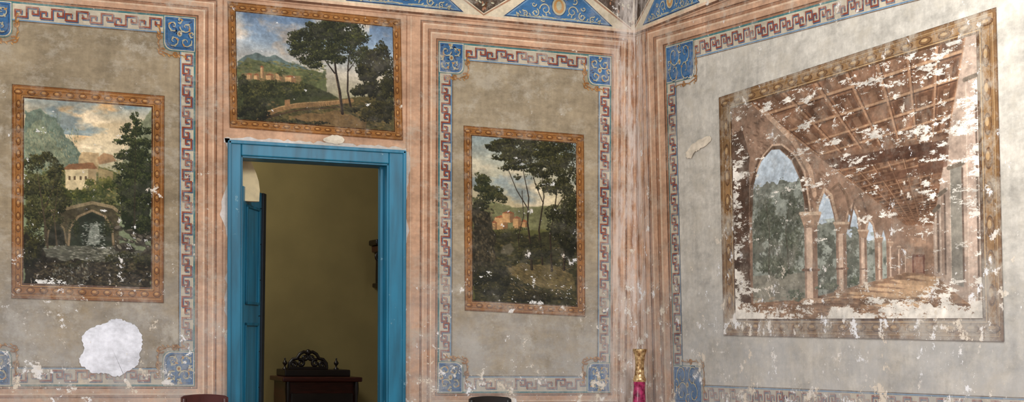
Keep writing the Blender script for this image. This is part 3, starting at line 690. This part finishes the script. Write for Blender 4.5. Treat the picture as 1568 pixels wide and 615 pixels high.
C.poly([(1120,500),(1120,466),(1230,460),(1385,421),(1428,424),(1512,494),(1512,500)],(132,100,74),1,1,0,.25)
for i in range(7):
    x=1236+i*24; y=462-i*6; h=13-i*1.6
    C.poly([(x,y),(x+20,y-2),(1420+i*3,y+8-i),(1400+i*5,y+8+h*.7)],(204,168,128),.75,1,6,.2)
C.poly([(1128,480),(1260,470),(1440,474),(1500,492),(1128,492)],(152,120,92),.7,1,10,.3);C.poly([(1190,466),(1330,458),(1420,462),(1330,470)],(92,66,50),.6,1,8,.3)
C.strokes(1130,1490,455,490,350,[(98,72,56),(180,146,114),(126,94,72)],6,.18,(-.05,.1),.5)
for (x,hw,yt,yb) in ((1384,1.6,386,420),(1374,2,382,423),(1361,2.6,376,427),(1344,3.4,370,432),(1319,5,361,439),(1286,7,352,448),(1239,9.5,340,462)):
    C.poly([(x-hw,yt),(x+hw,yt),(x+hw,yb),(x-hw,yb)],(198,170,146),1,0,0,.12)
    C.poly([(x+hw*.25,yt),(x+hw,yt),(x+hw,yb),(x+hw*.25,yb)],(124,96,78),.85,1,0,.12)
    C.poly([(x-hw,yt),(x-hw*.7,yt),(x-hw*.7,yb),(x-hw,yb)],(142,116,98),.8,0,0)
    C.poly([(x-hw*1.7,yt-hw*1.2),(x+hw*1.7,yt-hw*1.2),(x+hw,yt+hw),(x-hw,yt+hw)],(156,126,102),1,0,0,.3);C.line([(x-hw*1.6,yt-hw*1.3),(x+hw*1.6,yt-hw*1.3)],hw*.5,hw*.5,(204,176,148),1)
    C.line([(x-hw*1.3,yb-hw*5),(x+hw*1.3,yb-hw*5)],hw*.4,hw*.4,(116,90,74),.8);C.line([(x-hw*1.5,yb),(x+hw*1.5,yb)],hw*.7,hw*.7,(168,138,112),1)
C.foliage(1262,442,16,8,200,(70,78,62),(154,162,138),2,.8);C.foliage(1305,432,10,6,120,(70,78,62),(154,162,138),1.8,.8);C.foliage(1215,452,14,10,150,(74,82,66),(158,162,140),2,.8)
fy=C.Y/C.h;fx=C.X/C.w
fl=.95+.55*(fy<.55)*fx+1.6*np.exp(-((fx-.02)/.05)**2)*(fy>.2)+2.1*np.exp(-((fy-1)/.055)**2)+1.3*np.exp(-((fx-1)/.04)**2)*(fy>.15)+1.0*np.exp(-((fy-.3)/.05)**2)*ramp(fx,.1,.5)+.5*np.exp(-((fy-.6)/.06)**2)*ramp(fx,.3,.6)+.7*ramp(fy,.8,.95)+1.2*np.exp(-((fy-.03)/.04)**2)+.7*np.exp(-(((fx-.35)/.15)**2+((fy-.2)/.12)**2))-.45*np.exp(-(((fx-.5)/.22)**2+((fy-.74)/.12)**2))
C.finish(fl,(228,222,210),.1,1.0,2.2,16,sat=.9)
C.obj('picture',mapR,qi,.009,fr,.28,.3)
# ------------------------------------------------------------------ door
bp=solid('door_paint_blue',(18,104,134),.42,var=.25,scale=6,stretch=(3,3,.4),worn=(104,146,162))
door=empty('door_1')
def lean(x,y,z): return (x+.011*(2.35-z),y,z)
OX0,OX1,OZ=-3.095,-1.835,2.782
box('frame_left',OX0,DX0,-.035,.0,0,OZ,bp,door,.008,lean);box('frame_right',DX1,OX1,-.035,.0,0,OZ,bp,door,.008,lean)
box('frame_top',DX0,DX1,-.034,.0,DZ,OZ,bp,door,.008,lean)
box('fillet_left',OX0-.004,OX0+.02,-.047,-.03,0,OZ,bp,door,.005,lean);box('fillet_right',OX1-.02,OX1+.004,-.047,-.03,0,OZ,bp,door,.005,lean);box('fillet_top',OX0,OX1,-.047,-.03,OZ-.02,OZ+.004,bp,door,.005,lean)
box('jamb_left',DX0-.02,DX0+.012,-.02,TH,0,DZ,bp,door,.003,lean);box('jamb_right',DX1-.012,DX1+.02,-.02,TH,0,DZ,bp,door,.003,lean);box('jamb_top',DX0,DX1,-.02,TH,DZ-.012,DZ+.02,bp,door,.003,lean)
box('stop_right',DX1-.035,DX1-.01,.06,.09,0,DZ,bp,door,.003,lean)
th=math.radians(26); hx,hy=DX0+.02,TH+.01; W=.58; LZ=2.5
M=Matrix.Translation((hx,hy,0))@Matrix.Rotation(-th,4,'Z')
def leaff(x,y,z):
    p=M@Vector((x,y,z)); return (p.x,p.y,p.z)
lf=solid('door_leaf_blue',(40,122,156),.3,var=.25,scale=5,stretch=(3,3,.4),worn=(110,150,165))
box('leaf',0,.045,0,W,.02,LZ,lf,door,.004,leaff)
nail=solid('iron_nail',(40,40,42),.5,.8)
for z0,z1 in ((.15,.75),(.88,1.55),(1.68,2.38)):
    for a,b,c,dd in ((.08,.1,z0,z1),(W-.14,W-.12,z0,z1),(.08,W-.12,z0,z0+.02),(.08,W-.12,z1-.02,z1)): box('moulding',.045,.058,a,b,c,dd,bp,door,.003,leaff)
for i in range(9):
    v=leaff(.05,W-.09,.3+.26*i); lathe('nail',[(.0,.006),(.007,.005),(.009,0)],v,nail,door,8)
box('edge_strip',-.01,.062,W-.05,W+.03,.02,LZ,solid('door_edge_dark',(20,30,40),.5),door,.004,leaff)
pts=[(-3.4,2.40),(-2.825,2.40),(-2.822,2.48),(-2.83,2.54),(-2.85,2.60),(-2.878,2.66),(-2.91,2.70),(-2.95,2.74),(-2.95,3.6),(-3.4,3.6)]
me=bpy.data.meshes.new('wall_far_spandrel'); n=len(pts)
me.from_pydata([(x,.23,z) for x,z in pts]+[(x,.30,z) for x,z in pts],[],[tuple(range(n))]+[tuple(range(2*n-1,n-1,-1))]+[(i,i+n,(i+1)%n+n,(i+1)%n) for i in range(n)])
me.materials.append(solid('cream_plaster',(236,220,178),.9)); ob=bpy.data.objects.new('wall_far_spandrel',me); COL.objects.link(ob)
# ------------------------------------------------------------------ secretary cabinet
wood=solid('dark_mahogany',(56,21,16),.3,var=.35,scale=8,stretch=(1,1,6)); woodd=solid('black_wood',(24,15,12),.35,var=.3)
cab=empty('writing_bureau')
cx0,cx1,cy0,cy1=-2.09,-1.42,2.50,2.98
box('body',cx0+.02,cx1-.02,cy0+.02,cy1,.12,1.06,wood,cab,.006)
box('plinth',cx0,cx1,cy0,cy1,.05,.14,woodd,cab,.01)
box('top',cx0-.02,cx1+.02,cy0-.02,cy1,1.06,1.10,wood,cab,.01)
box('upper_stage',cx0+.04,cx1-.04,cy0+.16,cy1,1.10,1.16,woodd,cab,.008)
for i,(z0,z1) in enumerate(((.18,.42),(.45,.69),(.72,.96))):
    box('drawer',cx0+.06,cx1-.06,cy0+.0,cy0+.03,z0,z1,woodd,cab,.008); 
    for kx in (cx0+.2,cx1-.2): lathe('knob',[(0,.02),(.014,.015),(.016,.0),(.008,-.01)],(kx,cy0-.01,(z0+z1)/2),solid('brass',(150,110,50),.35,.9),cab,12)
for kx in (cx0+.03,cx1-.03):
    lathe('column',[(.02,.12),(.024,.2),(.016,.3),(.022,.6),(.016,.9),(.024,1.0),(.02,1.06)],(kx,cy0+.01,0),woodd,cab,14)
    lathe('bun_foot',[(.0,0),(.035,.0),(.045,.03),(.03,.06)],(kx,cy0+.05,0),woodd,cab,16)
    lathe('bun_foot',[(.0,0),(.035,.0),(.045,.03),(.03,.06)],(kx,cy1-.05,0),woodd,cab,16)
for kx in (-2.04,-1.58): lathe('finial',[(.022,0),(.022,.012),(.009,.02),(.008,.035),(.02,.05),(.022,.06),(.012,.075),(.005,.085),(.009,.095),(0,.105)],(kx,cy0+.2,1.16),woodd,cab,16)
def curve(name,pts,r,mat,parent,cyc=False):
    cu=bpy.data.curves.new(name,'CURVE'); cu.dimensions='3D'; cu.bevel_depth=r; cu.bevel_resolution=3
    sp=cu.splines.new('POLY'); sp.points.add(len(pts)-1)
    for i,p in enumerate(pts): sp.points[i].co=(*p,1)
    sp.use_cyclic_u=cyc; cu.materials.append(mat); ob=bpy.data.objects.new(name,cu); COL.objects.link(ob); ob.parent=parent; return ob
cc=-1.83; yy=cy0+.22
for sg in (-1,1):
    for (dx,dz,r,tn,a) in ((.125,.035,.032,1.3,0),(.065,.05,.036,1.2,1),(.03,.10,.028,1.2,2)):
        curve('crest_scroll',[(cc+sg*(dx+(x)),yy,1.165+dz+z) for x,z in [(p[0],p[1]) for p in spiral(0,0,r,tn,a,1)]],.013,woodd,cab)
    curve('crest_rail',[(cc+sg*x,yy,1.165+z) for x,z in ((.17,.005),(.165,.05),(.135,.085),(.10,.09),(.075,.13),(.04,.15),(.0,.14))],.015,woodd,cab)
box('crest_base',cc-.18,cc+.18,yy-.012,yy+.012,1.16,1.185,woodd,cab,.004)
lathe('crest_button',[(0,.03),(.02,.02),(.024,0),(.02,-.02),(0,-.03)],(cc,yy,1.31),woodd,cab,14)
wc=empty('carved_wall_cabinet')
box('case',-1.13,-.62,2.86,3.04,1.93,2.28,woodd,wc,.01);box('cornice',-1.2,-.55,2.80,3.04,2.28,2.33,woodd,wc,.014);box('frieze',-1.17,-.58,2.83,3.04,2.22,2.28,wood,wc,.01);box('base',-1.16,-.6,2.84,3.04,1.9,1.94,woodd,wc,.01)
lathe('pendant',[(.0,-.07),(.016,-.06),(.02,-.04),(.01,-.02),(.018,0)],(-1.12,2.88,1.90),woodd,wc,12)
curve('bracket_scroll',[(-1.15+p[0],2.84,2.17+p[1]) for p in spiral(0,0,.045,1.4,1.5,1)],.012,woodd,wc)
# ------------------------------------------------------------------ chairs
def chair(x,y,top,mat,rot):
    e=empty('dining_chair')
    M=Matrix.Translation((x,y,0))@Matrix.Rotation(rot,4,'Z'); fn=lambda a,b,c:tuple(M@Vector((a,b,c)))
    box('seat',-.2,.2,-.42,.0,.44,.48,mat,e,.012,fn)
    box('seat_rail',-.18,.18,-.4,-.02,.38,.44,mat,e,.008,fn)
    for sx in(-.17,.17):
        box('front_leg',sx-.02,sx+.02,-.4,-.36,0,.44,mat,e,.006,fn)
    for sx in (-1,1):
        P=[(sx*.17,-.02,0),(sx*.165,-.01,.45),(sx*.15,.02,.75),(sx*.135,.05,top-.03)]
        curve('back_post',[fn(*p) for p in P],.017,mat,e)
    v=[];f=[];n=16
    for i in range(n+1):
        t=-1+2*i/n; xx=t*.155; yb=.05+.02*(t*t-1)*-1; zt=top-.012*t*t-.008*(abs(t)>.9); zb=top-.10+.015*t*t
        for (yy,zz) in ((yb-.012,zb),(yb-.015,zt-.006),(yb-.006,zt),(yb+.008,zt),(yb+.014,zt-.006),(yb+.012,zb)): v.append(fn(xx,yy,zz))
    for i in range(n):
        for j in range(6):
            k=(j+1)%6; f.append((i*6+j,i*6+k,(i+1)*6+k,(i+1)*6+j))
    f+=[tuple(range(6)),tuple(range(n*6+5,n*6-1,-1))]
    me=bpy.data.meshes.new('crest_rail'); me.from_pydata(v,[],f); me.materials.append(mat); ob=bpy.data.objects.new('crest_rail',me); COL.objects.link(ob); ob.parent=e
    for k in range(4): curve('spindle',[fn(-.09+.06*k,.0,.48),fn(-.085+.057*k,.03,.8),fn(-.08+.053*k,.05,top-.08)],.009,mat,e)
    curve('stretcher',[fn(-.17,-.38,.2),fn(-.17,-.02,.2)],.01,mat,e);curve('stretcher',[fn(.17,-.38,.2),fn(.17,-.02,.2)],.01,mat,e);curve('stretcher',[fn(-.17,-.2,.2),fn(.17,-.2,.2)],.01,mat,e)
chair(-3.28,-.33,1.073,solid('chair_red_wood',(66,26,24),.3,var=.2),.05)
chair(-1.27,-.33,1.055,solid('chair_black_wood',(22,20,20),.3,var=.2),-.05)
# ------------------------------------------------------------------ vase and console
tbl=empty('corner_table'); tx,ty=-.25,-.42
lathe('top',[(0,.74),(.2,.74),(.21,.75),(.21,.765),(.2,.775),(0,.775)],(tx,ty,0),wood,tbl,40)
lathe('pedestal',[(.0,.74),(.06,.735),(.03,.68),(.025,.5),(.045,.4),(.03,.3),(.035,.12),(.05,.08),(0,.08)],(tx,ty,0),wood,tbl,20)
for k in range(3):
    a=k*2.094; curve('foot',[(tx+r*math.cos(a),ty+r*math.sin(a),z) for r,z in ((.02,.14),(.08,.12),(.14,.05),(.18,.018))],.018,wood,tbl)
vg=solid('gilt_glass',(160,108,56),.28,.5,var=.5,scale=40,rgb2=(232,200,146)); vm=solid('magenta_glass',(124,14,58),.15,.0,var=.5,scale=25,rgb2=(186,56,106))
prof=[(0,0),(.055,0),(.06,.01),(.045,.03),(.03,.06),(.034,.1),(.044,.16),(.048,.22),(.046,.28),(.042,.34),(.044,.385),(.049,.395),(.049,.405),(.043,.415),(.036,.44),(.034,.45),(.037,.455),(.034,.462),(.032,.50),(.034,.54),(.037,.548),(.036,.556),(.04,.58),(.048,.60),(.052,.615),(.052,.625),(.047,.622),(.036,.58),(.028,.5),(.03,.42),(0,.4)]
lathe('glass_vase',prof,(tx+.12,ty+.06,.775),vg,None,40,[vm],lambda z:1 if (.05<z<.385) else 0)
box('baseboard_back_left',-8.5,-3.15,-.03,0,0,.18,pink2);box('baseboard_back_right',-1.8,-.05,-.03,0,0,.18,pink2)
# ------------------------------------------------------------------ camera
cam=bpy.data.cameras.new('camera'); co=bpy.data.objects.new('camera',cam); COL.objects.link(co); S.camera=co
cam.sensor_width=36; cam.lens=2330/1568*36; cam.shift_y=202.6/1568; cam.clip_end=100
a=.0136; yaw=-math.atan2(.3717,.9284)
co.matrix_world=Matrix.Translation((-5.134,-10.34,1.5))@Matrix.Rotation(yaw,4,'Z')@Matrix.Rotation(math.pi/2,4,'X')@Matrix.Rotation(a,4,'Z')
# ------------------------------------------------------------------ light
w=bpy.data.worlds.new('world'); S.world=w; w.use_nodes=True; w.node_tree.nodes['Background'].inputs[0].default_value=(.97,.985,1,1); w.node_tree.nodes['Background'].inputs[1].default_value=.92
def area(name,loc,tgt,sx,sy,p,c):
    l=bpy.data.lights.new(name,'AREA'); l.shape='RECTANGLE'; l.size=sx;l.size_y=sy;l.energy=p;l.color=c
    o=bpy.data.objects.new(name,l); COL.objects.link(o); o.location=loc; d=Vector(tgt)-Vector(loc); o.rotation_euler=d.to_track_quat('-Z','Y').to_euler()
area('window_light_right',(-1.4,-6.0,4.3),(0,-4.5,3.5),1.2,1.0,190,(1,.98,.96))
area('fill_light_left',(-8,-6,2.2),(-2,0,2.2),2,2.4,150,(1,.965,.91))  # unseen fill lamp, added to lift the walls from the left
area('far_room_fill',(-3.6,1.6,3.4),(-1.6,3.0,1.4),.8,.8,36,(1,.95,.87))  # unseen lamp added to brighten the room behind the door
